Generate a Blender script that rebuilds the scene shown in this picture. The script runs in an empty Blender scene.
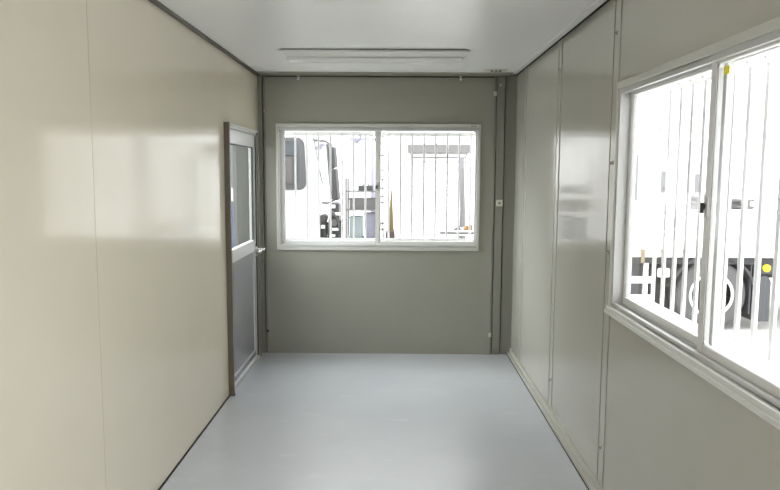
import bpy, bmesh, math, random
from mathutils import Matrix, Vector
random.seed(4)
C = bpy.context.scene.collection
S = bpy.context.scene

# ------------------------------------------------------------------ camera, world, exposure
cam_d = bpy.data.cameras.new('camera')
cam = bpy.data.objects.new('camera', cam_d); C.objects.link(cam)
cam_d.sensor_width = 36.0
cam_d.lens = 678.85 / 780 * 36.0
cam_d.clip_start = 0.02
P_, Y_, R_ = 0.1060328, 0.0097035, 0.0054152
f_ = Vector((0, math.cos(P_), -math.sin(P_))); u_ = Vector((0, math.sin(P_), math.cos(P_))); r_ = Vector((1, 0, 0))
r2 = math.cos(R_) * r_ + math.sin(R_) * u_; u2 = math.cos(R_) * u_ - math.sin(R_) * r_
M3 = Matrix((r2, u2, -f_)).transposed()
cam.matrix_world = Matrix.Translation((0, 0, 1.52)) @ (Matrix.Rotation(Y_, 3, 'Z') @ M3).to_4x4()
S.camera = cam

w = bpy.data.worlds.new('overcast_sky'); S.world = w; w.use_nodes = True
bg = w.node_tree.nodes['Background']
bg.inputs[0].default_value = (0.985, 0.99, 1.0, 1)
# thin overcast, brighter around the veiled sun on the door side
wn = w.node_tree; wt_ = wn.nodes.new('ShaderNodeTexCoord'); wd = wn.nodes.new('ShaderNodeVectorMath'); wd.operation = 'DOT_PRODUCT'
wd.inputs[1].default_value = Vector((-0.88, 0.05, 0.47)).normalized()
wp = wn.nodes.new('ShaderNodeMath'); wp.operation = 'MAXIMUM'; wp.inputs[1].default_value = 0.0
wq = wn.nodes.new('ShaderNodeMath'); wq.operation = 'POWER'; wq.inputs[1].default_value = 4.0
wr = wn.nodes.new('ShaderNodeMath'); wr.operation = 'MULTIPLY_ADD'; wr.inputs[1].default_value = 12.0; wr.inputs[2].default_value = 5.3
wn.links.new(wt_.outputs['Generated'], wd.inputs[0]); wn.links.new(wd.outputs['Value'], wp.inputs[0]); wn.links.new(wp.outputs[0], wq.inputs[0])
wn.links.new(wq.outputs[0], wr.inputs[0]); wn.links.new(wr.outputs[0], bg.inputs[1])
S.view_settings.view_transform = 'Standard'; S.view_settings.look = 'None'
S.view_settings.exposure = 0.0; S.view_settings.gamma = 1.0; S.view_settings.use_curve_mapping = False

# ------------------------------------------------------------------ materials
def mat(name, col, rough=0.5, metal=0.0, bump=0.0, bscale=30, var=0.0, vscale=4, coat=0.0, spec=0.5, crough=0.08):
    m = bpy.data.materials.new(name); m.use_nodes = True
    nt = m.node_tree; b = nt.nodes['Principled BSDF']
    b.inputs['Base Color'].default_value = (*col, 1)
    b.inputs['Roughness'].default_value = rough; b.inputs['Metallic'].default_value = metal
    b.inputs['Coat Weight'].default_value = coat; b.inputs['Coat Roughness'].default_value = crough
    b.inputs['Specular IOR Level'].default_value = spec
    tc = nt.nodes.new('ShaderNodeTexCoord')
    if var > 0:
        n = nt.nodes.new('ShaderNodeTexNoise'); n.inputs['Scale'].default_value = vscale; n.inputs['Detail'].default_value = 5
        r = nt.nodes.new('ShaderNodeValToRGB')
        r.color_ramp.elements[0].position = 0.3; r.color_ramp.elements[1].position = 0.7
        r.color_ramp.elements[0].color = (*[c * (1 - var) for c in col], 1)
        r.color_ramp.elements[1].color = (*[min(1, c * (1 + var)) for c in col], 1)
        nt.links.new(tc.outputs['Object'], n.inputs['Vector']); nt.links.new(n.outputs['Fac'], r.inputs['Fac'])
        nt.links.new(r.outputs['Color'], b.inputs['Base Color'])
    if bump > 0:
        n = nt.nodes.new('ShaderNodeTexNoise'); n.inputs['Scale'].default_value = bscale; n.inputs['Detail'].default_value = 3
        bp = nt.nodes.new('ShaderNodeBump'); bp.inputs['Strength'].default_value = bump; bp.inputs['Distance'].default_value = 0.01
        nt.links.new(tc.outputs['Object'], n.inputs['Vector']); nt.links.new(n.outputs['Fac'], bp.inputs['Height'])
        nt.links.new(bp.outputs['Normal'], b.inputs['Normal'])
    return m

WALL_SHADED = (0.375, 0.37, 0.315)  # same paint as the side walls, darkened for the end wall's shade
M = {}
M['wall'] = mat('painted_steel_matt_shaded', WALL_SHADED, 0.33, bump=0.02, bscale=2, var=0.015)
M['wall_near'] = mat('darkened_near_wall', (0.16, 0.13, 0.10), 0.6, var=0.1)  # unseen wall, darkened so it bounces less light onto the far wall
M['wall_left'] = mat('painted_steel_satin_lit', (0.765, 0.705, 0.575), 0.11, var=0.012, spec=0.30)  # same paint, lightened for the light this wall catches
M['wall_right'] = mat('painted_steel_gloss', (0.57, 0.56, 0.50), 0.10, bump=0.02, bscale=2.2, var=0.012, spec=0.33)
M['ceil'] = mat('white_ceiling_sheet', (0.93, 0.93, 0.925), 0.32, bump=0.015, bscale=3)
M['white_trim'] = mat('white_trim', (0.82, 0.82, 0.80), 0.35)
M['alu'] = mat('white_window_aluminium', (0.86, 0.86, 0.85), 0.28)
M['alu_grey'] = mat('grey_window_aluminium', (0.62, 0.62, 0.61), 0.3)
M['casing'] = mat('cream_window_casing', (0.66, 0.655, 0.61), 0.35)
M['lock_brown'] = mat('dark_brown_lock', (0.09, 0.075, 0.06), 0.4)
M['gasket'] = mat('black_gasket', (0.02, 0.02, 0.02), 0.6)
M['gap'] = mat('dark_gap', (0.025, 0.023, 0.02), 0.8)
M['bronze'] = mat('bronze_trim', (0.19, 0.16, 0.12), 0.4)
M['ceil_trim'] = mat('dark_bronze_strip', (0.10, 0.088, 0.068), 0.45)
M['base_trim'] = mat('base_strip_paint', (0.60, 0.59, 0.54), 0.3)
M['door_stile'] = mat('door_stile_aluminium', (0.42, 0.42, 0.43), 0.3, 0.3)
M['post'] = mat('corner_post_paint', (0.29, 0.285, 0.245), 0.4)
M['steel'] = mat('zinc_screw', (0.55, 0.54, 0.5), 0.35, 0.8)
M['darkscrew'] = mat('dark_screw', (0.06, 0.055, 0.05), 0.4, 0.3)
M['chrome'] = mat('satin_chrome', (0.75, 0.75, 0.75), 0.2, 1.0)
M['door_panel'] = mat('grey_aluminium_panel', (0.52, 0.52, 0.56), 0.25, 0.5, var=0.03, vscale=3)
M['door_white'] = mat('door_aluminium', (0.80, 0.80, 0.81), 0.25)
M['plastic'] = mat('ivory_plastic', (0.74, 0.72, 0.64), 0.4)
M['tube'] = mat('unlit_lamp_tube', (0.86, 0.86, 0.84), 0.25)
M['yellow'] = mat('yellow_sticker', (0.92, 0.86, 0.02), 0.5)
_n = M['yellow'].node_tree; _t = _n.nodes.new('ShaderNodeBsdfTranslucent'); _t.inputs[0].default_value = (0.92, 0.86, 0.02, 1)
_m = _n.nodes.new('ShaderNodeMixShader'); _m.inputs[0].default_value = 0.3
_n.links.new(_n.nodes['Principled BSDF'].outputs[0], _m.inputs[1]); _n.links.new(_t.outputs[0], _m.inputs[2]); _n.links.new(_m.outputs[0], _n.nodes['Material Output'].inputs[0])
M['paper'] = mat('white_sticker', (0.85, 0.85, 0.85), 0.5)
M['print'] = mat('black_print', (0.03, 0.03, 0.03), 0.5)
# exterior
M['concrete'] = mat('pale_concrete_yard', (0.52, 0.51, 0.49), 0.8, bump=0.2, bscale=25, var=0.12, vscale=2.5)
M['truck_white'] = mat('white_truck_paint', (0.82, 0.82, 0.82), 0.3, coat=0.3)
M['rubber'] = mat('tyre_rubber', (0.085, 0.083, 0.085), 0.75, bump=0.2, bscale=60)
M['rim'] = mat('painted_wheel_rim', (0.17, 0.155, 0.125), 0.4, var=0.1, vscale=12)
M['under'] = mat('dark_underbody', (0.04, 0.04, 0.043), 0.7)
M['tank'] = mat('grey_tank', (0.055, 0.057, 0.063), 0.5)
M['black'] = mat('black_plastic', (0.05, 0.05, 0.055), 0.45)
M['greyrub'] = mat('grey_window_rubber', (0.10, 0.10, 0.105), 0.5)
M['darkglass'] = mat('truck_glass', (0.10, 0.11, 0.12), 0.05)
M['amber'] = mat('yellow_lens', (0.85, 0.75, 0.02), 0.25)
M['red'] = mat('red_lens', (0.6, 0.03, 0.06), 0.25)
M['tan'] = mat('tan_rope_hook', (0.24, 0.19, 0.12), 0.6)
M['bar'] = mat('white_grille_bar', (0.85, 0.85, 0.86), 0.3)
M['lav'] = mat('lavender_paint', (0.23, 0.22, 0.29), 0.5)
M['cyan'] = mat('pale_cyan_plastic', (0.22, 0.26, 0.27), 0.4)
M['violet'] = mat('pale_violet_plastic', (0.20, 0.195, 0.25), 0.4)
M['blue'] = mat('blue_plastic', (0.10, 0.14, 0.42), 0.4)
M['grey'] = mat('mid_grey_paint', (0.07, 0.07, 0.07), 0.5)
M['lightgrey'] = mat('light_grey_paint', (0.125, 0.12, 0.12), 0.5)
M['palegrey'] = mat('pale_grey_board', (0.17, 0.17, 0.18), 0.6)
M['bld'] = mat('white_cladding', (0.75, 0.75, 0.74), 0.6)
M['cabinet'] = mat('grey_green_backdrop', (0.045, 0.05, 0.045), 0.4)
def woodmat(name, col):
    m = mat(name, col, 0.6); nt = m.node_tree; b = nt.nodes['Principled BSDF']
    tc = nt.nodes.new('ShaderNodeTexCoord'); wv = nt.nodes.new('ShaderNodeTexWave'); wv.inputs['Scale'].default_value = 14; wv.inputs['Distortion'].default_value = 4
    r = nt.nodes.new('ShaderNodeValToRGB'); r.color_ramp.elements[0].color = (*[c * .8 for c in col], 1); r.color_ramp.elements[1].color = (*col, 1)
    nt.links.new(tc.outputs['Object'], wv.inputs['Vector']); nt.links.new(wv.outputs['Fac'], r.inputs['Fac']); nt.links.new(r.outputs['Color'], b.inputs['Base Color'])
    return m
M['orange_wood'] = woodmat('orange_timber', (0.20, 0.10, 0.03))
M['tan_wood'] = woodmat('tan_timber', (0.17, 0.115, 0.04))
M['brown_wood'] = woodmat('brown_timber', (0.08, 0.058, 0.055))

def glass(name, tint):
    m = bpy.data.materials.new(name); m.use_nodes = True; nt = m.node_tree
    for n in list(nt.nodes): nt.nodes.remove(n)
    o = nt.nodes.new('ShaderNodeOutputMaterial'); mx = nt.nodes.new('ShaderNodeMixShader')
    t = nt.nodes.new('ShaderNodeBsdfTransparent'); t.inputs[0].default_value = (*tint, 1)
    g = nt.nodes.new('ShaderNodeBsdfGlossy'); g.inputs['Roughness'].default_value = 0.0
    fr = nt.nodes.new('ShaderNodeFresnel'); fr.inputs['IOR'].default_value = 1.5
    # one reflecting face per pane: the far face only lets light out
    ge = nt.nodes.new('ShaderNodeNewGeometry'); iv = nt.nodes.new('ShaderNodeMath'); iv.operation = 'SUBTRACT'; iv.inputs[0].default_value = 1.0
    ml = nt.nodes.new('ShaderNodeMath'); ml.operation = 'MULTIPLY'
    k2 = nt.nodes.new('ShaderNodeMath'); k2.operation = 'MULTIPLY'; k2.inputs[1].default_value = 1.6; k2.use_clamp = True
    nt.links.new(ge.outputs['Backfacing'], iv.inputs[1]); nt.links.new(fr.outputs[0], ml.inputs[0]); nt.links.new(iv.outputs[0], ml.inputs[1]); nt.links.new(ml.outputs[0], k2.inputs[0])
    nt.links.new(k2.outputs[0], mx.inputs[0]); nt.links.new(t.outputs[0], mx.inputs[1]); nt.links.new(g.outputs[0], mx.inputs[2])
    nt.links.new(mx.outputs[0], o.inputs[0])
    return m
M['glass'] = glass('clear_window_glass', (0.95, 0.96, 0.955))
M['glass_door'] = glass('door_glass', (0.92, 0.94, 0.93))

def floor_material():
    m = mat('grey_vinyl_floor', (0.5, 0.52, 0.56), 0.33, spec=0.8)
    nt = m.node_tree; b = nt.nodes['Principled BSDF']
    tc = nt.nodes.new('ShaderNodeTexCoord')
    base = nt.nodes.new('ShaderNodeTexNoise'); base.inputs['Scale'].default_value = 1.7; base.inputs['Detail'].default_value = 6
    r1 = nt.nodes.new('ShaderNodeValToRGB')
    r1.color_ramp.elements[0].position = 0.3; r1.color_ramp.elements[0].color = (0.63, 0.655, 0.705, 1)
    r1.color_ramp.elements[1].position = 0.7; r1.color_ramp.elements[1].color = (0.69, 0.715, 0.765, 1)
    nt.links.new(tc.outputs['Object'], base.inputs['Vector']); nt.links.new(base.outputs['Fac'], r1.inputs['Fac'])
    # pale scuff marks, worn in patches
    mp = nt.nodes.new('ShaderNodeMapping'); mp.inputs['Scale'].default_value = (5, 14, 1); mp.inputs['Rotation'].default_value = (0, 0, 0.35)
    sc = nt.nodes.new('ShaderNodeTexNoise'); sc.inputs['Scale'].default_value = 1.0; sc.inputs['Detail'].default_value = 8
    r2_ = nt.nodes.new('ShaderNodeValToRGB'); r2_.color_ramp.elements[0].position = 0.60; r2_.color_ramp.elements[0].color = (0, 0, 0, 1)
    r2_.color_ramp.elements[1].position = 0.74; r2_.color_ramp.elements[1].color = (0.38, 0.38, 0.38, 1)
    nt.links.new(tc.outputs['Object'], mp.inputs['Vector']); nt.links.new(mp.outputs[0], sc.inputs['Vector']); nt.links.new(sc.outputs['Fac'], r2_.inputs['Fac'])
    mx = nt.nodes.new('ShaderNodeMixRGB'); mx.inputs[2].default_value = (0.82, 0.84, 0.87, 1)
    nt.links.new(r2_.outputs['Color'], mx.inputs[0]); nt.links.new(r1.outputs['Color'], mx.inputs[1])
    nt.links.new(mx.outputs[0], b.inputs['Base Color'])
    return m
M['floor'] = floor_material()

# ------------------------------------------------------------------ mesh helpers
class MB:
    def __init__(s): s.bm = bmesh.new(); s.mi = 0
    def _new(s, fs):
        for f in fs: f.material_index = s.mi
    def box(s, x0, x1, y0, y1, z0, z1, bev=0.0, seg=2, mtx=None):
        t = bmesh.new()
        x0, x1 = sorted((x0, x1)); y0, y1 = sorted((y0, y1)); z0, z1 = sorted((z0, z1))
        bmesh.ops.create_cube(t, size=1)
        for v in t.verts:
            v.co = Vector((x0 + (v.co.x + .5) * (x1 - x0), y0 + (v.co.y + .5) * (y1 - y0), z0 + (v.co.z + .5) * (z1 - z0)))
        if bev > 0: bmesh.ops.bevel(t, geom=t.edges[:], offset=bev, segments=seg, affect='EDGES', profile=0.6)
        s.merge(t, mtx); return s
    def merge(s, t, mtx=None):
        vm = {}
        for v in t.verts: vm[v] = s.bm.verts.new(mtx @ v.co if mtx else v.co)
        for f in t.faces:
            try:
                nf = s.bm.faces.new([vm[v] for v in f.verts]); nf.material_index = s.mi; nf.smooth = f.smooth
            except ValueError: pass
        t.free()
    def cyl(s, a, b, r, r2=None, n=20, smooth=True, mtx=None):
        a = Vector(a); b = Vector(b); d = b - a
        t = bmesh.new()
        bmesh.ops.create_cone(t, cap_ends=True, segments=n, radius1=r, radius2=r if r2 is None else r2, depth=d.length)
        for f in t.faces: f.smooth = smooth and len(f.verts) == 4
        m = Matrix.Translation((a + b) / 2) @ d.to_track_quat('Z', 'Y').to_matrix().to_4x4()
        if mtx: m = mtx @ m
        s.merge(t, m); return s
    def tube(s, pts, r, n=10):
        pts = [Vector(p) for p in pts]
        for i in range(len(pts) - 1): s.cyl(pts[i], pts[i + 1], r, n=n)
        for p in pts[1:-1]: s.ball(p, r)
        return s
    def ball(s, c, r, sc=(1, 1, 1), n=14):
        t = bmesh.new(); bmesh.ops.create_uvsphere(t, u_segments=n, v_segments=max(6, n // 2), radius=r)
        for f in t.faces: f.smooth = True
        s.merge(t, Matrix.Translation(c) @ Matrix.Diagonal((*sc, 1))); return s
    def prism(s, poly, axis, a, b, mtx=None):
        """poly: 2D points; axis 'y' -> (x,z), 'x' -> (y,z), 'z' -> (x,y)"""
        def P(p, t): return {'y': Vector((p[0], t, p[1])), 'x': Vector((t, p[0], p[1])), 'z': Vector((p[0], p[1], t))}[axis]
        t = bmesh.new()
        A = [t.verts.new(P(p, a)) for p in poly]; B = [t.verts.new(P(p, b)) for p in poly]
        n = len(poly); t.faces.new(A); t.faces.new(B[::-1])
        for i in range(n): t.faces.new((A[i], B[i], B[(i + 1) % n], A[(i + 1) % n]))
        bmesh.ops.recalc_face_normals(t, faces=t.faces[:]); s.merge(t, mtx); return s
    def ring(s, outer, inner, axis, a, b):
        """a frame: outer and inner outlines with the same number of points, extruded"""
        def P(p, t): return {'y': Vector((p[0], t, p[1])), 'x': Vector((t, p[0], p[1])), 'z': Vector((p[0], p[1], t))}[axis]
        t = bmesh.new(); n = len(outer)
        R = [[t.verts.new(P(p, q)) for p in L] for q in (a, b) for L in (outer, inner)]
        oa, ia, ob, ib = R
        for i in range(n):
            j = (i + 1) % n
            t.faces.new((oa[i], oa[j], ia[j], ia[i])); t.faces.new((ob[j], ob[i], ib[i], ib[j]))
            t.faces.new((oa[j], oa[i], ob[i], ob[j])); t.faces.new((ia[i], ia[j], ib[j], ib[i]))
        bmesh.ops.recalc_face_normals(t, faces=t.faces[:]); s.merge(t); return s
    def lathe(s, prof, n=32, mtx=None):
        """prof: (radius, height) pairs turned round the local y axis"""
        t = bmesh.new(); rings = []
        for r, h in prof:
            rings.append([t.verts.new((r * math.cos(k * 2 * math.pi / n), h, r * math.sin(k * 2 * math.pi / n))) for k in range(n)])
        for i in range(len(rings) - 1):
            for k in range(n):
                f = t.faces.new((rings[i][k], rings[i][(k + 1) % n], rings[i + 1][(k + 1) % n], rings[i + 1][k])); f.smooth = True
        t.faces.new(rings[0]); t.faces.new(rings[-1][::-1])
        bmesh.ops.recalc_face_normals(t, faces=t.faces[:]); s.merge(t, mtx); return s
    def build(s, name, mats, parent=None, loc=None):
        me = bpy.data.meshes.new(name)
        if loc is not None:
            for v in s.bm.verts: v.co -= Vector(loc)
        s.bm.to_mesh(me); s.bm.free()
        for m in (mats if isinstance(mats, (list, tuple)) else [mats]): me.materials.append(M[m])
        o = bpy.data.objects.new(name, me); C.objects.link(o)
        if parent is not None:
            o.parent = parent
        if loc is not None: o.location = loc
        return o

def rrect(x0, x1, z0, z1, r, n=6, shear=0.0):
    pts = []
    for cx, cz, a0 in ((x1 - r, z1 - r, 0), (x0 + r, z1 - r, 90), (x0 + r, z0 + r, 180), (x1 - r, z0 + r, 270)):
        for k in range(n + 1):
            a = math.radians(a0 + 90 * k / n); z = cz + r * math.sin(a)
            pts.append((cx + r * math.cos(a) + shear * (z - z0), z))
    return pts

def tag(o, label=None, cat=None, group=None, kind=None):
    if label: o['label'] = label
    if cat: o['category'] = cat
    if group: o['group'] = group
    if kind: o['kind'] = kind
    return o
def empty(name, loc=(0, 0, 0), label=None, cat=None, group=None, kind=None):
    o = bpy.data.objects.new(name, None); C.objects.link(o); o.location = loc; o.empty_display_size = 0.1
    return tag(o, label, cat, group, kind)
def copy_tree(o, parent=None):
    c = o.copy(); C.objects.link(c)
    if parent is not None: c.parent = parent
    for ch in o.children: copy_tree(ch, c)
    return c

XL, XR, YB, H, Y0, GZ = -1.135, 0.97, 5.608, 2.303, -1.6, -0.16

# ------------------------------------------------------------------ the yard and the room shell
g = MB(); g.box(-22, 22, -12, 28, GZ - 0.2, GZ); tag(g.build('ground', 'concrete'), 'pale concrete yard around the cabin', 'ground', kind='structure')
f = MB(); f.box(XL - 0.055, XR + 0.055, Y0 - 0.05, YB + 0.05, GZ, 0)
floor = tag(f.build('floor', 'floor'), 'grey vinyl floor of the cabin', 'floor', kind='structure')

# back wall with the window opening
WX0, WX1, WZ0, WZ1 = -0.991, 0.680, 0.878, 1.915
b = MB(); t = YB + 0.05
b.box(-1.079, WX0, YB, t, 0, H - .016); b.box(WX1, 0.786, YB, t, 0, H - .016)
b.box(WX0, WX1, YB, t, 0, WZ0); b.box(WX0, WX1, YB, t, WZ1, H - .016)
b.mi = 1; b.box(XL - 0.055, -1.079, YB + 0.018, t, 0, H + .05); b.box(.786, XR + 0.055, YB + 0.03, t, 0, H + .05); b.box(-1.079, .786, YB + .008, t, H - .016, H + .05)
tag(b.build('wall_back', ['wall', 'ceil_trim']), 'steel end wall around the far window, shade in its olive grey', 'wall', kind='structure')

# left wall: panels with fine joints, door opening at the far end
DY0, DY1, DZ = 4.48, 5.50, 1.845
b = MB(); g_ = 0.0012
for y0, y1 in ((Y0, 0.5), (0.5, 2.54), (2.54, DY0)):
    b.box(XL - 0.04, XL, y0 + g_, y1 - g_, 0.0, H + .05)
b.box(XL - 0.04, XL, DY0, DY1, DZ, H + .05); b.box(XL - 0.04, XL, DY1, YB + .03, 0, H + .05)
b.mi = 1
b.box(XL - 0.055, XL - 0.04, Y0, DY0, 0, H + .05); b.box(XL - 0.055, XL - 0.04, DY0, DY1, DZ, H + .05); b.box(XL - 0.055, XL - 0.04, DY1, YB + .03, 0, H + .05)
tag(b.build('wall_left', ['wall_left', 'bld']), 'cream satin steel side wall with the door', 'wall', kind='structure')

# right wall: glossy panels, window opening
RY0, RY1, RZ0, RZ1 = 1.28, 3.0, 0.908, 1.912
JOINTS = (3.09, 4.15, 5.20)
b = MB()
edges = [RY1] + list(JOINTS) + [YB + .03]
b.box(XR, XR + .04, RY1, JOINTS[0] - .002, 0, H + .05)
for i in range(3):
    b.box(XR, XR + .04, JOINTS[i] + .002, edges[i + 2] - .002, 0, H + .05)
SY0, SY1, SZ0 = -1.1, 0.85, 0.25  # opening for the added window behind the viewer
for xa, xb, mi in ((XR, XR + .04, 0), (XR + .04, XR + .055, 1)):
    b.mi = mi
    b.box(xa, xb, Y0, SY0, 0, H + .05); b.box(xa, xb, SY1, RY0, 0, H + .05); b.box(xa, xb, SY0, SY1, 0, SZ0); b.box(xa, xb, SY0, SY1, RZ1, H + .05)
b.mi = 0
b.box(XR, XR + .04, RY0, RY1, 0, RZ0); b.box(XR, XR + .04, RY0, RY1, RZ1, H + .05)
b.mi = 1
b.box(XR + .04, XR + .055, RY1, YB + .03, 0, H + .05)
b.box(XR + .04, XR + .055, RY0, RY1, 0, RZ0); b.box(XR + .04, XR + .055, RY0, RY1, RZ1, H + .05)
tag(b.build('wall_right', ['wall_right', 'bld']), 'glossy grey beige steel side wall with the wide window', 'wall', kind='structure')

# wall behind the camera
b = MB(); 
b.box(XL - .055, XR + .055, Y0 - .05, Y0, 0, H + .05)
tag(b.build('wall_front', 'wall_near'), 'near end wall behind the viewer', 'wall', kind='structure')

# ceiling, roof
b = MB(); b.box(-1.108, 0.902, Y0, 5.42, H, H + .03)
b.mi = 1; b.box(XL - .055, XR + .055, Y0 - .05, YB + .05, H + .05, H + .10)
ceil = tag(b.build('ceiling', ['ceil', 'bld']), 'white sheet metal ceiling', 'ceiling', kind='structure')
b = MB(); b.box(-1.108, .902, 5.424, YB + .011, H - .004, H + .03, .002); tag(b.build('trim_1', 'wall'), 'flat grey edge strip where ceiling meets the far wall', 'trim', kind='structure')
b = MB(); b.box(.902, .938, Y0, 5.47, H - .007, H + .03, .002)
b.mi = 1; b.box(.9385, XR - .0005, Y0, YB, H + .006, H + .049)  # black strip filling the slot, its shade put into the colour
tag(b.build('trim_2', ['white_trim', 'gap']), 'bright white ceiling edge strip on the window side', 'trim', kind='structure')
b = MB(); b.box(XL, -1.108, Y0, YB + .01, H - .012, H + .03); b.mi = 1
for yy in (3.02, 3.18, 4.2, 1.9): b.cyl((-1.121, yy, H - .012), (-1.121, yy, H - .015), .005, n=10)
tag(b.build('trim_3', ['ceil_trim', 'darkscrew']), 'bronze brown strip along the ceiling above the door side', 'trim', kind='structure')

# baseboards
b = MB(); b.box(.934, .938, 0.0, YB, 0, .004); b.mi = 1
b.box(.938, .972, Y0, YB, 0, .026, .002); b.box(.957, .972, Y0, YB, .026, .058, .002)
tag(b.build('baseboard_right', ['gap', 'base_trim']), 'white stepped base strip under the glossy wall', 'baseboard', kind='structure')
b = MB(); b.box(XL - .001, XL + .008, Y0, DY0 - .002, 0, .005)
tag(b.build('baseboard_left', 'gap'), 'thin dark seal line under the cream wall', 'baseboard', kind='structure')

# corner posts on the far wall
b = MB(); b.box(-1.131, -1.100, YB - .02, YB + .03, 0, H - .006, .003)
b.box(-1.092, -1.079, YB - .006, YB + .02, 0, H - .006, .003)
tl = tag(b.build('trim_4', 'post'), 'narrow corner post beside the door', 'trim', kind='structure')
for z in (2.02, 0.19):
    s = MB(); s.cyl((-1.080, YB - .005, z), (-1.080, YB - .016, z), .011, .008, n=12); s.build('screw', 'steel' if z > 1 else 'darkscrew', tl)
b = MB(); b.box(.786, .800, YB - .008, YB + .03, 0, H - .006, .003)
b.box(.806, .872, YB - .004, YB + .03, 0, H - .006, .003)
b.box(.880, XR + .01, YB + .008, YB + .03, 0, H + .02)
tr = tag(b.build('trim_5', 'post'), 'stepped corner post with a small box on it', 'trim', kind='structure')
for (x, z) in ((.791, 2.16), (.788, .17)):
    s = MB(); s.box(x - .013, x + .013, YB - .02, YB - .004, z - .018, z + .018, .004); s.build('screw', 'plastic', tr)
s = MB(); s.ball((.833, YB - .006, 2.23), .013, (1, .6, 1)); s.build('screw_cap', 'paper', tr)

# joint strips of the right wall
tj = empty('trim_6', (XR, JOINTS[0], 0), 'three shallow vertical joint strips on the glossy wall', 'trim', kind='structure')
for j in JOINTS:
    s = MB()
    s.box(XR - .004, XR + .004, j - .050, j - .036, .058, H + .02, .0018); s.box(XR - .004, XR + .004, j + .036, j + .050, .058, H + .02, .0018)
    s.box(XR - .0018, XR + .004, j - .030, j + .030, .058, H + .02, .001)
    s.mi = 1
    s.box(XR - .0006, XR + .003, j - .0365, j - .0295, .058, H + .02); s.box(XR - .0006, XR + .003, j + .0295, j + .0365, .058, H + .02)
    o = s.build('joint_strip', ['wall_right', 'bronze'], tj); o.location = -Vector(tj.location)
    for z in (2.14, 1.57, 1.17, .24):
        if z in (1.57, 1.17) and j != JOINTS[0]: continue
        k = MB(); k.cyl((XR - .001, j, z), (XR - .008, j, z), .011, .008, n=12); k.mi = 1; k.cyl((XR - .008, j, z), (XR - .009, j, z), .005, n=8)
        q = k.build('screw', ['steel', 'darkscrew'], o)

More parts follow.
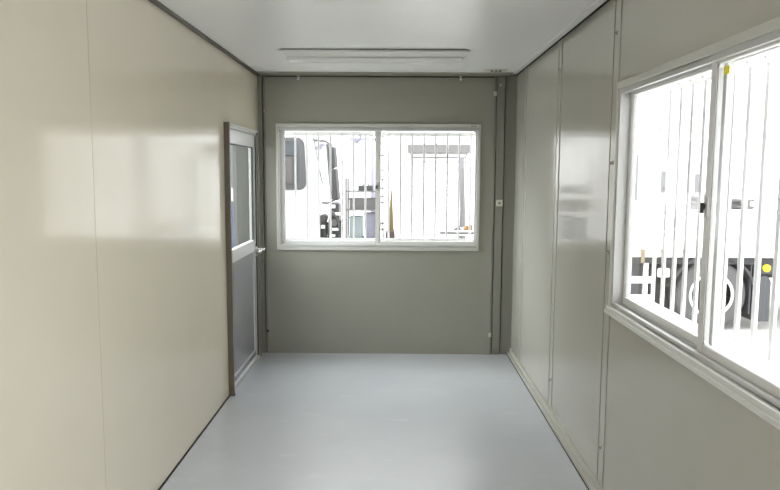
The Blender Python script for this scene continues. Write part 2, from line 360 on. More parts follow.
# ------------------------------------------------------------------ windows
def make_window(name, W, Hh, mtx, label, sticker, sill, sl_rear=.024):
    """local axes: x to the right seen from inside, y outward, z up; origin at the casing's lower left corner on the wall face"""
    root = empty(name, (0, 0, 0), label, 'window', kind='structure'); root.matrix_world = mtx
    # casing
    m = MB(); pr = -.022
    m.box(0, .018, pr, .05, 0, Hh, .003); m.box(W - .014, W, pr, .05, 0, Hh, .003)
    m.box(.018, W - .014, pr, .05, Hh - .030, Hh, .003); m.box(.018, W - .014, pr, .05, 0, .030, .003)
    m.build('casing', 'casing', root)
    # outer frame with tracks
    m = MB()
    m.box(.018, .028, -.014, .066, .03, Hh - .03, .001); m.box(W - .022, W - .014, -.014, .066, .03, Hh - .03, .001)
    for y0, y1, d in ((-.014, .002, 0), (.0265, .0315, 0), (.0545, .066, 0)):
        m.box(.028, W - .022, y0, y1, Hh - .050, Hh - .03, .001); m.box(.028, W - .022, y0, y1, .03, .046, .001)
    m.box(.028, W - .022, -.014, .066, Hh - .034, Hh - .03); m.box(.028, W - .022, -.014, .066, .03, .034)
    m.build('frame', 'alu_grey', root)
    if sill:
        m = MB(); m.box(-.002, W + .002, -.040, -.022, -.004, .014, .004); m.box(.0, W, -.032, -.022, .010, .030, .003); m.build('sill', 'white_trim', root)
    mid = W / 2
    def sash(x0, x1, y, sl, sr, rail_t, rail_b, glass_m, front):
        zb, zt = .036, Hh - .038
        s = MB(); d = .022
        s.box(x0, x0 + sl, y, y + d, zb, zt, .002); s.box(x1 - sr, x1, y, y + d, zb, zt, .002)
        s.box(x0 + sl, x1 - sr, y + .001, y + d - .001, zt - rail_t, zt, .002); s.box(x0 + sl, x1 - sr, y + .001, y + d - .001, zb, zb + rail_b, .002)
        if front:  # rounded glazing corners
            r = .02
            o_ = rrect(x0 + sl, x1 - sr, zb + rail_b, zt - rail_t, .001); i_ = rrect(x0 + sl + .001, x1 - sr - .001, zb + rail_b + .001, zt - rail_t - .001, r)
            s.ring(o_, i_, 'y', y + .004, y + d - .004)
        so = s.build('sash', 'alu', root)
        p = MB(); p.box(x0 + sl - .002, x1 - sr + .002, y + .009, y + .013, zb + rail_b - .002, zt - rail_t + .002); p.build('pane', 'glass', so)
        gk = MB()
        gx = x0 + sl if not front else x1 - sr
        gk.box(x0 + sl, x0 + sl + .003, y + .004, y + .018, zb + rail_b, zt - rail_t); gk.box(x1 - sr - .003, x1 - sr, y + .004, y + .018, zb + rail_b, zt - rail_t)
        gk.build('gasket', 'alu_grey', so)
        return so
    rear = sash(.024, mid + .022, .032, sl_rear, .034, .020, .038, 'glass', False)
    front = sash(mid - .022, W - .024, .004, .036, .012, .018, .038, 'glass', True)
    # crescent lock on the meeting stile
    zl = Hh * .51
    l = MB(); l.box(mid - .012, mid + .012, -.002, .008, zl - .035, zl + .035, .003); l.build('lock_plate', 'alu_grey', front)
    l = MB(); l.cyl((mid - .010, -.006, zl), (mid - .010, .002, zl), .010, n=16); l.box(mid - .016, mid - .006, -.013, -.003, zl - .022, zl + .012, .003); l.build('lock', 'lock_brown', front)
    # narrow dark brush strip beside the meeting stile and in the head
    l = MB(); l.box(mid - .0245, mid - .0225, .010, .028, .04, Hh - .04); l.build('draught_strip', 'gasket', front)
    if sticker == 'yellow':
        k = MB(); k.box(mid + .048, mid + .076, .0118, .0126, Hh - .094, Hh - .070); tag(k.build('sticker', 'yellow', front), 'yellow sticker')
    elif sticker == 'plate':
        k = MB(); k.box(W - .085, W - .025, pr - .0006, pr, Hh - .022, Hh - .012); k.build('maker_plate', 'paper', root)
        k = MB(); k.box(W - .080, W - .068, pr - .0012, pr - .0005, Hh - .0205, Hh - .0135); k.box(W - .064, W - .034, pr - .0012, pr - .0005, Hh - .019, Hh - .015); k.build('printed_mark', 'print', root)
        k = MB(); k.box(.040, .085, .0312, .032, .052, .062); k.build('sticker', 'paper', rear)
    return root
make_window('window_1', WX1 - WX0, WZ1 - WZ0, Matrix.Translation((WX0, YB, WZ0)), 'two pane sliding window in the far end wall', 'plate', False, .036)
make_window('window_2', RY1 - RY0, RZ1 - RZ0, Matrix.Translation((XR, RY1, RZ0)) @ Matrix.Rotation(-math.pi / 2, 4, 'Z'), 'large sliding window in the glossy side wall, yellow sticker on it', 'yellow', True)

make_window('added_window_3', SY1 - SY0, RZ1 - SZ0, Matrix.Translation((XR, SY1, SZ0)) @ Matrix.Rotation(-math.pi / 2, 4, 'Z'), 'added unseen side window behind the viewer, lets in fill light', 'none', True)  # added unseen window, brightens the near walls, floor and ceiling

# security grilles outside the windows
def make_grille(W, Hh, mtx, label, n, first, step, zoff, hw):
    root = empty('window_grille', (0, 0, 0), label, 'window grille', 'security grilles outside the windows'); root.matrix_world = mtx
    for z in (zoff[0], zoff[1]):
        r = MB(); r.box(-.01, W + .01, .135, .145, z - .018, z + .018, .002); r.build('rail', 'bar', root)
    for k in range(n):
        x = first + k * step
        r = MB(); r.box(x - hw, x + hw, .145, .157, zoff[0] - .03, zoff[1] + .03, .004)
        r.mi = 1
        r.cyl((x, .134, zoff[1]), (x, .131, zoff[1]), .004, n=8)
        r.build('bar', ['bar', 'steel'], root)
    for x in (0.0, W):
        for z in zoff:
            r = MB(); r.box(x - .012, x + .012, .052, .140, z - .012, z + .012, .002); r.build('bracket', 'bar', root)
    return root
make_grille(WX1 - WX0, WZ1 - WZ0, Matrix.Translation((WX0, YB, WZ0)), 'white vertical bar grille outside the far end window', 17, .035, .0985, (.070, .965), .008)
make_grille(RY1 - RY0, RZ1 - RZ0, Matrix.Translation((XR, RY1, RZ0)) @ Matrix.Rotation(-math.pi / 2, 4, 'Z'), 'white vertical bar grille outside the large side window', 17, .06, .105, (.045, .965), .011)

# ------------------------------------------------------------------ door
dr = empty('door_1', (XL, DY0, 0), 'half glazed white aluminium door with a bronze frame in the cream wall', 'door', kind='structure')
def dpart(mb, name, m, parent=None):
    o = mb.build(name, m, parent or dr)
    if parent is None: o.location = -Vector(dr.location)
    return o
m = MB(); m.box(XL - .055, XL + .036, DY0, DY0 + .026, 0, DZ, .003); m.mi = 1; m.box(XL - .02, XL + .037, DY0 + .001, DY0 + .027, 0, .012)
dpart(m, 'jamb', ['bronze', 'gap'])
m = MB(); m.box(XL - .055, XL + .006, DY1 - .035, DY1, 0, DZ, .002); m.box(XL - .005, XL + .020, DY1 - .012, DY1 + .016, 0, DZ, .003); m.mi = 1; m.box(XL - .02, XL + .004, DY1 - .052, DY1 - .036, 0.0, DZ - .04)
dpart(m, 'jamb', ['post', 'gap'])
m = MB(); m.box(XL - .055, XL + .006, DY0 + .026, DY1 - .035, DZ - .03, DZ, .002); m.box(XL - .005, XL + .022, DY0 + .026, DY1, DZ - .012, DZ, .003); dpart(m, 'head_frame', 'casing')
m = MB(); m.box(XL - .055, XL + .010, DY0 + .026, DY1 - .035, 0, .022, .003); dpart(m, 'threshold', 'alu_grey')
L0, L1, LX0, LX1 = DY0 + .030, DY1 - .054, XL - .040, XL - .004
m = MB()
m.box(LX0, LX1, L0, L0 + .045, .03, DZ - .034, .003); m.box(LX0, LX1, L1 - .045, L1, .03, DZ - .034, .003)
leaf = dpart(m, 'leaf', 'door_stile')
for z0, z1 in ((1.715, DZ - .034), (.895, .978)):
    m = MB(); m.box(LX0, LX1 + .001, L0 + .045, L1 - .045, z0, z1, .003); m.build('rail', 'door_white', leaf)
m = MB(); m.box(LX1 - .002, LX1 + .003, L1 - .012, L1 - .002, .03, DZ - .036, .001); m.build('edge_strip', 'door_white', leaf)
m = MB(); m.box(LX0, LX1 - .003, L0 + .045, L1 - .045, .03, .070, .002); m.build('bottom_rail', 'door_panel', leaf)
m = MB(); m.box(LX0 + .012, LX0 + .024, L0 + .043, L1 - .043, .068, .897); tag(m.build('lower_panel', 'door_panel', leaf), 'grey metal lower panel')
m = MB()
for (y0, y1, z0, z1) in ((L0 + .045, L1 - .045, .070, .080), (L0 + .045, L1 - .045, .887, .895), (L0 + .045, L0 + .0458, .080, .887), (L1 - .053, L1 - .045, .080, .887)):
    m.box(LX0 + .02, LX1 - .002, y0, y1, z0, z1, .001)
m.build('bead', 'door_white', leaf)
m = MB(); m.box(LX0 + .015, LX0 + .020, L0 + .043, L1 - .043, .976, 1.717); m.build('pane', 'glass_door', leaf)
m = MB()
m.box(LX0 + .021, LX1 - .004, L1 - .058, L1 - .045, .978, 1.715); m.box(LX0 + .021, LX1 - .004, L0 + .045, L1 - .058, 1.707, 1.715); m.build('gasket', 'gasket', leaf)
HY, HZ = L1 - .024, .900
m = MB(); m.box(LX1, LX1 + .006, HY - .017, HY + .017, HZ - .075, HZ + .05, .003); m.cyl((LX1 + .006, HY, HZ - .045), (LX1 + .012, HY, HZ - .045), .012, n=16)
hp = m.build('handle_plate', 'chrome', leaf)
m = MB(); m.cyl((LX1 + .005, HY, HZ), (LX1 + .066, HY, HZ), .014, n=16); m.ball((LX1 + .066, HY, HZ), .016); m.cyl((LX1 + .004, HY, HZ), (LX1 + .016, HY, HZ), .026, n=20)
m.tube([(LX1 + .062, HY, HZ), (LX1 + .064, HY - .06, HZ - .003), (LX1 + .060, HY - .115, HZ - .006)], .0125, 14); m.ball((LX1 + .060, HY - .115, HZ - .006), .0135)
m.build('handle', 'chrome', leaf)

# ------------------------------------------------------------------ fittings
lt = empty('ceiling_light', (-.15, 4.56, H), 'long white batten light with tapered reflector on the ceiling', 'ceiling light')
def lpart(mb, name, m_, par=None):
    o = mb.build(name, m_, par or lt)
    if par is None: o.location = -Vector(lt.location)
    return o
m = MB(); m.box(-.75, .445, 4.435, 4.705, H - .006, H); lpart(m, 'shadow_line', 'lightgrey')  # thin darker slab standing in for the shadow gap above the plate
m = MB(); m.box(-.765, .460, 4.42, 4.72, H - .020, H - .006, .003); lpart(m, 'base_plate', 'white_trim')
def loft(z0, r0, z1, r1):
    t_ = bmesh.new()
    a = [t_.verts.new((x, y, z0)) for x, y in ((r0[0], r0[2]), (r0[1], r0[2]), (r0[1], r0[3]), (r0[0], r0[3]))]
    c = [t_.verts.new((x, y, z1)) for x, y in ((r1[0], r1[2]), (r1[1], r1[2]), (r1[1], r1[3]), (r1[0], r1[3]))]
    t_.faces.new(a); t_.faces.new(c[::-1])
    for i in range(4): t_.faces.new((a[i], c[i], c[(i + 1) % 4], a[(i + 1) % 4]))
    bmesh.ops.recalc_face_normals(t_, faces=t_.faces[:]); return t_
m = MB(); m.merge(loft(H - .020, (-.755, .450, 4.44, 4.70), H - .040, (-.725, .420, 4.49, 4.65))); lpart(m, 'reflector', 'white_trim')
m = MB(); m.box(-.715, .410, 4.50, 4.64, H - .044, H - .039); m.merge(loft(H - .044, (-.724, .419, 4.490, 4.650), H - .058, (-.716, .411, 4.515, 4.625))); lpart(m, 'lens', 'tube')
for x in (-.7265, .416):
    m = MB(); m.box(x, x + .006, 4.51, 4.63, H - .054, H - .039, .002); lpart(m, 'end_cap', 'plastic')

co = empty('ceiling_outlet', (.745, 5.29, H), 'small flat ivory outlet plate with three dark holes on the ceiling corner', 'outlet')
m = MB(); m.box(-.085, .085, -.06, .06, -.010, 0, .004); m.build('plate', 'plastic', co)
for x in (-.03, .0, .03):
    m = MB(); m.ball((x, -.03, -.009), .012, (1, 1, .8)); m.build('hole', 'gasket', co)
cc = MB(); cc.lathe([(.0, 0), (.055, 0), (.055, -.003), (.04, -.006), (0, -.006)], 28, Matrix.Translation((-1.045, 5.18, H)) @ Matrix.Rotation(math.pi / 2, 4, 'X'))
tag(cc.build('blanking_cap', 'ceil'), 'round white blanking cap on ceiling above the door', 'cap')
for (x, lab) in ((-.805, 'small white hook where ceiling meets far wall, nearer the door'), (.508, 'small white hook where ceiling meets far wall, nearer the outlet plate')):
    hk = empty('ceiling_hook', (x, YB - .016, H - .004), lab, 'hook', 'white hooks along the far ceiling edge')
    m = MB(); m.cyl((0, 0, 0), (0, 0, -.006), .013, n=14); m.build('base', 'paper', hk)
    m = MB(); m.cyl((0, 0, -.005), (0, 0, -.018), .006, n=10); m.ball((0, 0, -.026), .013); m.build('knob', 'paper', hk)
sw = empty('wall_switch', (.842, YB - .004, 1.277), 'small square ivory box on the corner post', 'switch')
m = MB(); m.box(-.026, .026, -.022, 0, -.026, .026, .004); m.build('body', 'plastic', sw)
m = MB(); m.box(-.009, .009, -.026, -.020, -.009, .009, .003); tag(m.build('button', 'post', sw), 'darker square button')

# ------------------------------------------------------------------ the yard: vehicles
def make_wheel(root, x, y, z, R, wd, near):
    """axle along y; near = -1 when the outer face looks towards -y"""
    mt = Matrix.Translation((x, y, z))
    h = wd / 2
    wl = MB(); wl.lathe([(R * .60, -h * .9), (R * .80, -h), (R * .93, -h * .92), (R, -h * .6), (R, h * .6), (R * .93, h * .92), (R * .80, h), (R * .60, h * .9)], 40, mt)
    ty = wl.build('wheel', 'rubber', root); 
    o = near
    rm = MB(); rm.lathe([(R * .63, o * h * .90), (R * .62, o * h * .98), (R * .575, o * h * .99), (R * .55, o * h * .90)], 32, mt); rm.build('rim_lip', 'truck_white', ty)
    rm = MB(); rm.lathe([(R * .56, o * h * .89), (R * .52, o * h * .45), (R * .30, o * h * .35), (R * .26, o * h * .75), (R * .14, o * h * .80), (R * .12, o * h * 1.05), (0.001, o * h * 1.08)], 32, mt)
    rm.build('rim', 'rim', ty)
    for k in range(8):
        hl = MB()
        a = k * math.pi / 4; c_ = Vector((x + R * .42 * math.cos(a), y + o * h * .36, z + R * .42 * math.sin(a)))
        hl.cyl(c_, c_ + Vector((0, o * h * .09, 0)), R * .055, n=10)
        hl.build('hand_hole', 'under', ty)
    for k in range(6):
        nt_ = MB()
        a = k * math.pi / 3 + .3; c_ = Vector((x + R * .2 * math.cos(a), y + o * h * .78, z + R * .2 * math.sin(a)))
        nt_.cyl(c_, c_ + Vector((0, o * .025, 0)), R * .03, n=6)
        nt_.build('wheel_nut', 'steel', ty)

# flatbed truck beyond the side window
fb = empty('flatbed_truck', (0, 0, 0), 'white flatbed truck with side guard rails parked beyond the side window', 'truck')
TY = 7.2
m = MB(); m.box(1.25, 4.40, TY, TY + .045, .64, 1.15, .008)
for x in (1.25, 2.30, 3.35, 4.36): m.box(x, x + .05, TY - .012, TY + .02, .62, 1.17, .004)
m.build('side_panel', 'truck_white', fb)
m = MB(); m.box(1.25, 4.40, TY + 1.755, TY + 1.80, .64, 1.15, .008); m.build('side_panel', 'truck_white', fb)
m = MB(); m.box(1.25, 1.29, TY + .045, TY + 1.755, .64, 1.15, .008); m.build('tailgate', 'truck_white', fb)
m = MB(); m.box(4.36, 4.40, TY + .045, TY + 1.755, .64, 1.5, .008); m.build('headboard', 'truck_white', fb)
m = MB(); m.box(1.25, 4.40, TY + .06, TY + 1.74, .56, .64, .005); m.build('bed_floor', 'under', fb)
m = MB(); m.box(1.3, 6.2, TY + .45, TY + .55, .36, .56); m.box(1.3, 6.2, TY + 1.25, TY + 1.35, .36, .56)
for x in (1.5, 2.2, 2.9, 3.9): m.box(x, x + .08, TY + .1, TY + 1.7, .48, .56)
m.build('chassis', 'under', fb)
m = MB(); m.box(1.55, 2.78, TY + .34, TY + .44, .08, .54, .02); m.build('underbody_shade_box', 'tank', fb)  # dark panel added so gaps between the guard rails read as shade
for z in (.355, .155):
    m = MB(); m.box(1.32, 2.74, TY + .02, TY + .055, z, z + .075, .006); m.build('guard_rail', 'truck_white', fb)
for x in (1.45, 2.10, 2.66):
    m = MB(); m.box(x, x + .05, TY + .056, TY + .09, .13, .57, .004); m.build('guard_post', 'truck_white', fb)
m = MB()
ou, inn = [], []
for k in range(13):
    a = math.radians(10 + 160 * k / 12); ou.append((3.4 + .47 * math.cos(a), .23 + .445 * math.sin(a))); inn.append((3.4 + .44 * math.cos(a), .23 + .42 * math.sin(a)))
m.prism(ou + inn[::-1], 'y', TY + .03, TY + .36); m.build('mudguard', 'under', fb)
m = MB(); m.box(2.85, 3.795, TY + .38, TY + .42, -.02, .555, .004); m.build('dark_backing', 'under', fb)  # dark backing added behind the wheel, hides the lit ground beyond
m = MB(); m.box(2.80, 2.93, TY + .03, TY + .05, .42, .52, .02); m.build('side_reflector_plate', 'truck_white', fb)
make_wheel(fb, 3.40, TY + .17, .225, .385, .24, -1); make_wheel(fb, 3.40, TY + 1.63, .225, .385, .24, 1)
make_wheel(fb, 5.6, TY + .17, .225, .385, .24, -1); make_wheel(fb, 5.6, TY + 1.63, .225, .385, .24, 1)
m = MB(); m.box(3.80, 3.815, TY + .05, TY + .34, .02, .56, .004); m.build('mud_flap', 'black', fb)
m = MB()
pl = [(3.875, -.06), (4.03, -.06), (4.03, .36)] + [(3.95 + .08 * math.cos(math.radians(a)), .36 + .08 * math.sin(math.radians(a))) for a in range(10, 180, 17)] + [(3.875, .36)]
m.prism(pl, 'y', TY + .06, TY + .34); m.build('fuel_tank', 'tank', fb)
m = MB(); m.box(3.84, 4.35, TY + .06, TY + .10, .46, .56); m.build('lamp_bracket', 'black', fb)
m = MB(); m.cyl((3.965, TY + .06, .60 - .075), (3.965, TY + .035, .60 - .075), .04, n=20); m.build('marker_lamp', 'amber', fb)
m = MB(); m.cyl((4.10, TY + .06, .46), (4.10, TY + .04, .46), .03, n=16); m.build('rear_reflector', 'red', fb)
for x in (2.615, 2.83, 3.06):
    m = MB(); m.box(x - .022, x + .022, TY - .03, TY, .70, .73, .004); m.box(x - .02, x + .02, TY - .03, TY - .018, .58, .70, .005); m.build('rope_hook', 'tan', fb)
m = MB(); m.prism([(4.5, .45), (6.35, .45), (6.40, 1.25), (6.15, 2.15), (4.55, 2.25)], 'y', TY + .03, TY + 1.77); cb = m.build('cab', 'truck_white', fb)
m = MB(); m.prism(rrect(4.95, 5.85, 1.35, 1.98, .09, shear=-.1), 'y', TY + .022, TY + .04); m.build('side_window', 'darkglass', cb)

# cab-over truck beyond the far window
ct = empty('box_truck', (0, 0, 0), 'white cab truck with a tall black door mirror beyond the far window', 'truck')
m = MB(); m.prism([(-2.55, .42), (-.80, .42), (-.76, 1.20), (-.80, 1.36), (-.97, 2.25), (-1.10, 2.36), (-2.55, 2.40)], 'y', TY, TY + 1.8); cb = m.build('cab', 'truck_white', ct)
m = MB(); m.ring(rrect(-1.78, -.955, 1.335, 1.885, .08, shear=-.04), rrect(-1.72, -1.015, 1.395, 1.84, .06, shear=-.04), 'y', TY - .012, TY + .01); m.build('window_surround', 'greyrub', cb)
m = MB(); m.prism(rrect(-1.73, -1.005, 1.385, 1.85, .06, shear=-.04), 'y', TY - .004, TY + .004); m.build('side_window', 'darkglass', cb)
m = MB(); m.box(-1.20, -1.09, TY - .010, TY - .003, 1.40, 1.70, .02); m.build('window_sticker', 'lightgrey', cb)
m = MB(); m.box(-1.85, -1.70, TY - .03, TY, 1.12, 1.16, .006); m.build('door_handle', 'black', cb)
m = MB(); m.prism([(-.805, 1.40), (-.795, 1.40), (-.955, 2.2), (-.965, 2.2)], 'y', TY + .12, TY + 1.68); m.build('windscreen', 'darkglass', cb)
m = MB(); m.box(-.80, -.62, TY + .02, TY + 1.78, .30, .56, .02); m.build('bumper', 'truck_white', ct)
m = MB(); m.cyl((-.735, TY + .1, .72), (-.725, TY + .1, .72), .01); m.box(-.78, -.755, TY + .1, TY + .4, .62, .80, .01); m.build('headlamp', 'paper', ct)
m = MB(); m.tube([(-.88, TY + .02, 1.86), (-.74, TY - .12, 1.84), (-.675, TY - .15, 1.80), (-.640, TY - .15, 1.24), (-.72, TY - .08, 1.20), (-.80, TY + .02, 1.2)], .010, 10); arm = m.build('mirror_arm', 'black', ct)
mt = Matrix.Translation((-.652, TY - .2, 1.515)) @ Matrix.Rotation(math.radians(-4.5), 4, 'Y') @ Matrix.Rotation(math.radians(-20), 4, 'Z')
m = MB(); m.box(-.020, .042, -.04, .04, .05, .265, .018, 4, mt); m.build('mirror', 'black', arm)
m = MB(); m.box(-.018, .042, -.04, .04, -.28, .042, .018, 4, mt); m.build('mirror', 'black', arm)
m = MB(); m.box(-.046, -.021, -.035, .030, -.27, .30, .008, 3, mt); m.build('mirror_guard', 'greyrub', arm)
m = MB(); m.box(-6.6, -2.65, TY - .02, TY + 1.9, .75, 2.9, .02); m.build('cargo_box', 'truck_white', ct)
m = MB(); m.box(-6.5, -1.0, TY + .45, TY + .55, .36, .6); m.box(-6.5, -1.0, TY + 1.25, TY + 1.35, .36, .6); m.build('chassis', 'under', ct)
for x in (-1.55, -5.4):
    make_wheel(ct, x, TY + .15, .23, .39, .24, -1); make_wheel(ct, x, TY + 1.65, .23, .39, .24, 1)

# ------------------------------------------------------------------ the yard: machine, rack, crates, boards
mc = empty('engine_machine', (-.655, 6.80, GZ), 'dark engine on a black frame standing below the truck mirror', 'machine')
m = MB()
for x in (-.11, .09):
    for y in (-.15, .15): m.box(x, x + .02, y - .01, y + .01, 0, 1.22, .002)
for z in (.05, .55, .98): m.box(-.11, .11, -.16, -.14, z, z + .025); m.box(-.11, .11, .14, .16, z, z + .025); m.box(-.11, -.09, -.15, .15, z, z + .025); m.box(.09, .11, -.15, .15, z, z + .025)
m.build('frame', 'black', mc)
m = MB(); m.box(-.105, -.035, -.12, .13, .58, 1.20, .01); m.build('block', 'black', mc)
m = MB(); m.box(-.005, .088, -.12, .13, .58, 1.38, .02); m.build('block', 'black', mc)
for k, (x0, x1, z) in enumerate(((-.03, .05, 1.05), (.02, .09, 1.11), (-.10, -.05, 1.13), (-.03, .03, 1.19), (.03, .10, 1.26), (-.01, .05, 1.33))):
    m = MB(); m.box(x0, x1, -.155, -.12, z, z + .022 + .006 * (k % 3), .006); m.build('cooling_fin', 'paper', mc)
m = MB(); m.cyl((-.075, -.14, 1.23), (-.075, .1, 1.23), .035, n=18); m.build('tank', 'grey', mc)
m = MB(); m.tube([(-.02, -.15, 1.02), (.0, -.17, 1.22), (.03, -.17, 1.30), (.085, -.17, 1.20), (.10, -.15, 1.05)], .010, 8); m.build('hose', 'grey', mc)
m = MB(); m.cyl((.045, -.125, 1.19), (.045, -.165, 1.19), .036, n=20); m.cyl((.045, -.165, 1.19), (.045, -.172, 1.19), .014, n=12); m.build('pulley', 'lightgrey', mc)

rk = empty('storage_rack', (-.46, 9.3, GZ), 'open grey metal rack standing behind the engine beyond the far window', 'rack')
for x in (-.22, .22):
    for y in (-.2, .2):
        m = MB(); m.box(x - .012, x + .012, y - .012, y + .012, 0, 1.60, .002); m.build('post', 'lightgrey', rk)
for z in (.35, .78, 1.17, 1.42):
    m = MB(); m.box(-.23, .23, -.21, .21, z, z + .02, .003); m.build('shelf', 'lightgrey', rk)
def crate(x, y, z, w_, d_, h_, m_, label):
    r = empty('plastic_crate', (x, y, z), label, 'crate', 'crates on the yard rack')
    a = MB(); a.box(-w_ / 2, w_ / 2, -d_ / 2, d_ / 2, 0, .012); a.box(-w_ / 2, w_ / 2, -d_ / 2, -d_ / 2 + .01, .012, h_, .003); a.box(-w_ / 2, w_ / 2, d_ / 2 - .01, d_ / 2, .012, h_, .003)
    a.box(-w_ / 2, -w_ / 2 + .01, -d_ / 2 + .01, d_ / 2 - .01, .012, h_, .003); a.box(w_ / 2 - .01, w_ / 2, -d_ / 2 + .01, d_ / 2 - .01, .012, h_, .003); a.build('body', m_, r)
    a = MB(); o_ = rrect(-w_ / 2 - .008, w_ / 2 + .008, -d_ / 2 - .008, d_ / 2 + .008, .006); i_ = rrect(-w_ / 2 + .012, w_ / 2 - .012, -d_ / 2 + .012, d_ / 2 - .012, .004); a.ring(o_, i_, 'z', h_ - .014, h_ + .004); a.build('rim', m_, r)
crate(-.555, 9.3, GZ + .80, .17, .26, .28, 'cyan', 'pale cyan plastic crate on the middle shelf of the rack')
crate(-.358, 9.3, GZ + .80, .17, .26, .33, 'violet', 'pale violet plastic crate on the middle shelf of the rack')
crate(-.46, 9.3, GZ + 1.19, .36, .26, .14, 'lightgrey', 'wide grey plastic crate on the upper shelf of the rack')
bx = empty('tool_case', (-.42, 9.22, GZ + 1.44), 'small black case on top shelf of the rack', 'case')
m = MB(); m.box(-.10, .10, -.1, .1, 0, .07, .01); m.build('body', 'black', bx)
m = MB(); m.tube([(-.04, 0, .068), (-.035, 0, .09), (.035, 0, .09), (.04, 0, .068)], .007, 8); m.build('handle', 'black', bx)

up = empty('utility_pole', (-.33, 10.4, GZ), 'leaning pale lavender pole with a short cross arm behind the rack', 'pole')
m = MB(); m.cyl((0, 0, 0), (-.09, 0, 2.9), .04, .035, 16); m.build('post', 'lav', up)
m = MB(); m.box(-.40, .0, -.02, .02, 2.16, 2.20, .004); m.build('cross_arm', 'lav', up)
cl = MB()
for k in range(3):
    R = .05 + .010 * k; pts = [(-.62 + R * math.cos(a * math.pi / 9), 10.36 + .012 * k, 2.05 + 1.2 * R * math.sin(a * math.pi / 9)) for a in range(19)]
    cl.tube(pts, .007, 6)
tag(cl.build('cable_coil', 'lav'), 'coil of pale lavender cable hanging from the pole arm', 'cable coil')

pp = empty('white_post', (-.20, 9.9, GZ), 'thin white post with small grey clips standing before the workshop', 'post')
m = MB(); m.cyl((0, 0, 0), (0, 0, 2.5), .03, n=16); m.build('shaft', 'truck_white', pp)
for z in (2.20, 1.93, 1.72, 1.58, 1.46, 1.34, 1.25, .95, .86):
    m = MB(); m.box(-.030, .010, -.045, -.02, z - .016, z + .012, .004); m.build('clip', 'lightgrey', pp)
pk = MB(); pk.prism([(-.135, .70), (-.04, .70), (-.055, 1.0), (-.07, 1.28), (-.085, 1.28), (-.105, .98)], 'y', 9.6, 9.64)
tag(pk.build('wooden_board', 'tan_wood'), 'tan pointed board standing upright near the thin white post', 'board')
wc = empty('wooden_crate', (-.09, 9.65, GZ), 'narrow brown wooden crate under the tan board', 'crate')
m = MB(); m.box(-.06, .06, -.15, .15, 0, .86, .004); m.build('body', 'brown_wood', wc)
for z in (.12, .45, .76):
    m = MB(); m.box(-.066, .066, -.16, -.148, z, z + .07, .003); m.build('batten', 'brown_wood', wc)

# work table with timber, right half of the far window
wt = empty('work_table', (.93, 9.9, GZ), 'low work table with a dark edge holding orange timber offcuts', 'table')
m = MB(); m.box(-.33, .33, -.3, .3, .80, .87, .004); m.build('top', 'truck_white', wt)
m = MB(); m.box(-.32, .32, -.312, -.298, .825, .848, .002); m.build('edge', 'grey', wt)
for x in (-.28, .24):
    for y in (-.25, .21):
        m = MB(); m.box(x, x + .04, y, y + .04, 0, .80, .003); m.build('leg', 'truck_white', wt)
TZ = GZ + .87
def block(x0, x1, y0, y1, z1, m_, label, sl=0):
    a = MB(); a.prism([(x0, TZ), (x1, TZ), (x1 - sl * .3, TZ + z1), (x0 + sl, TZ + z1 * .7)], 'y', y0, y1); tag(a.build('timber_offcut', m_), label, 'timber', 'timber offcuts on the work table')
block(.955, 1.085, 9.66, 9.80, .075, 'orange_wood', 'longer orange timber offcut between the dark wedge and the short offcut', .03)
block(1.115, 1.20, 9.66, 9.80, .075, 'orange_wood', 'short orange timber offcut beside the longer orange one')
block(.80, .92, 9.66, 9.75, .05, 'brown_wood', 'dark wedge offcut on the work table beside orange timber', .06)
lb = MB(); lb.box(-.04, .04, -.02, .02, 0, 1.93, .003, 2, Matrix.Translation((1.09, 10.9, GZ)) @ Matrix.Rotation(math.radians(-2), 4, 'Y'))
tag(lb.build('grey_board', 'palegrey'), 'tall wide grey board standing upright behind the work table', 'board')
lb = MB()
lb.box(-.02, .02, -.02, .02, 0, 1.75, .003, 2, Matrix.Translation((1.00, 10.8, GZ)) @ Matrix.Rotation(math.radians(1.2), 4, 'Y'))
tag(lb.build('grey_board', 'lightgrey'), 'thin darker grey board standing beside the tall wide grey board', 'board')

# things lying in the truck bed
tb = empty('machine_case', (3.57, 7.75, .64), 'grey ribbed machine case standing in the truck bed', 'case')
m = MB(); m.box(-.09, .09, -.15, .15, 0, .66, .01); m.build('body', 'lightgrey', tb)
for k in range(5):
    m = MB(); m.box(-.095, .095, -.158, -.148, .40 + k * .045, .42 + k * .045, .003); m.build('rib', 'grey', tb)
m = MB(); m.tube([(-.07, -.1, .655), (-.03, -.1, .75), (.05, -.1, .72), (.07, -.1, .655)], .01, 8); m.build('handle', 'grey', tb)
sb = MB(); sb.box(3.78, 3.93, 7.5, 8.9, 1.15, 1.175, .002); sb.box(3.83, 3.88, 7.5, 8.9, 1.175, 1.225, .002); sb.box(3.78, 3.93, 7.5, 8.9, 1.225, 1.25, .002); sb.box(3.80, 3.91, 7.5, 8.9, .64, 1.15)
tag(sb.build('steel_beam', 'lightgrey'), 'grey steel beam lying across the truck bed', 'beam')

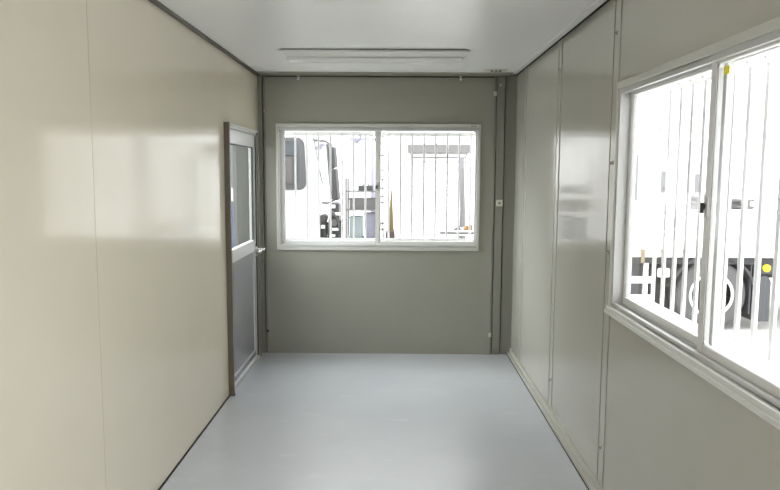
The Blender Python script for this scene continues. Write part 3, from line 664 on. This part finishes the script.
# workshop building far behind
wb = empty('workshop_building', (0, 13, GZ), 'white clad workshop with a roller shutter across the yard', 'building')
def bpart(mb, name, m_, par=None):
    o = mb.build(name, m_, par or wb)
    if par is None: o.location = -Vector(wb.location)
    return o
m = MB(); m.box(-5, 11, 13, 19, GZ, 3.6); bpart(m, 'wall', 'bld')
m = MB(); m.prism([(12.7, 3.6), (19.3, 3.6), (16, 4.6)], 'x', -5.3, 11.3); bpart(m, 'roof', 'bld')
m = MB(); m.box(.20, 1.36, 12.80, 13, 1.89, 2.05, .01); bpart(m, 'shutter_box', 'lightgrey')
m = MB()
m.box(.26, 1.30, 12.96, 13, GZ, 1.9)
for k in range(26): m.box(.26, 1.30, 12.945, 12.965, GZ + .03 + k * .078, GZ + .095 + k * .078, .003)
sh = bpart(m, 'shutter', 'bld')
m = MB(); m.box(.26, 1.30, 12.93, 12.96, 1.80, 1.815); m.box(.26, 1.30, 12.93, 12.96, 1.72, 1.73); m.build('shutter_bar', 'lightgrey', sh)
for x in (.19, 1.31):
    m = MB(); m.box(x, x + .06, 12.9, 13, GZ, 1.9, .004); bpart(m, 'shutter_guide', 'bld')
for x, z0, z1 in ((4.45, 1.0, 1.9), (4.98, 1.15, 1.6), (5.62, 1.15, 1.55)):
    m = MB(); m.box(x, x + .13, 12.97, 13, z0, z1, .004); fr = bpart(m, 'window', 'bld')
    k = MB(); k.box(x + .02, x + .11, 12.96, 12.975, z0 + .02, z1 - .02); k.build('pane', 'palegrey', fr)
for x, z in ((6.6, 1.50), (7.0, 1.46)):
    m = MB(); m.box(x, x + .16, 12.9, 13, z, z + .06, .004); m.box(x + .10, x + .15, 12.9, 13, z - .22, z, .004); bpart(m, 'wall_bracket', 'tan')

# beside the door, outside
oc = empty('added_cabinet', (-1.34, 6.45, GZ), 'added grey green cabinet darkening the view through the door glass', 'cabinet')  # made-up dark cabinet, keeps outside dim so the glass shows its reflection
m = MB(); m.box(-.17, .17, -.2, .2, .06, 2.35, .006); m.build('body', 'cabinet', oc)
m = MB(); m.box(-.155, .155, -.212, -.2, .10, 2.30, .004); dd = m.build('door', 'cabinet', oc)
m = MB(); m.box(.11, .13, -.235, -.21, 1.05, 1.20, .004); m.build('handle', 'steel', dd)
m = MB(); m.box(-.17, .17, -.19, .19, 0, .06); m.build('plinth', 'black', oc)
bd = empty('blue_drum', (-1.66, 6.55, GZ), 'tall blue plastic drum just visible through the door glass', 'drum')
m = MB(); m.lathe([(.001, 0), (.13, 0), (.14, .02), (.14, .45), (.145, .47), (.14, .49), (.14, .92), (.145, .94), (.14, .96), (.14, 1.34), (.12, 1.37), (.001, 1.37)], 28, Matrix.Rotation(math.pi / 2, 4, 'X')); m.build('body', 'blue', bd)
m = MB(); m.cyl((.05, 0, 1.37), (.05, 0, 1.40), .03, n=16); m.build('bung', 'black', bd)
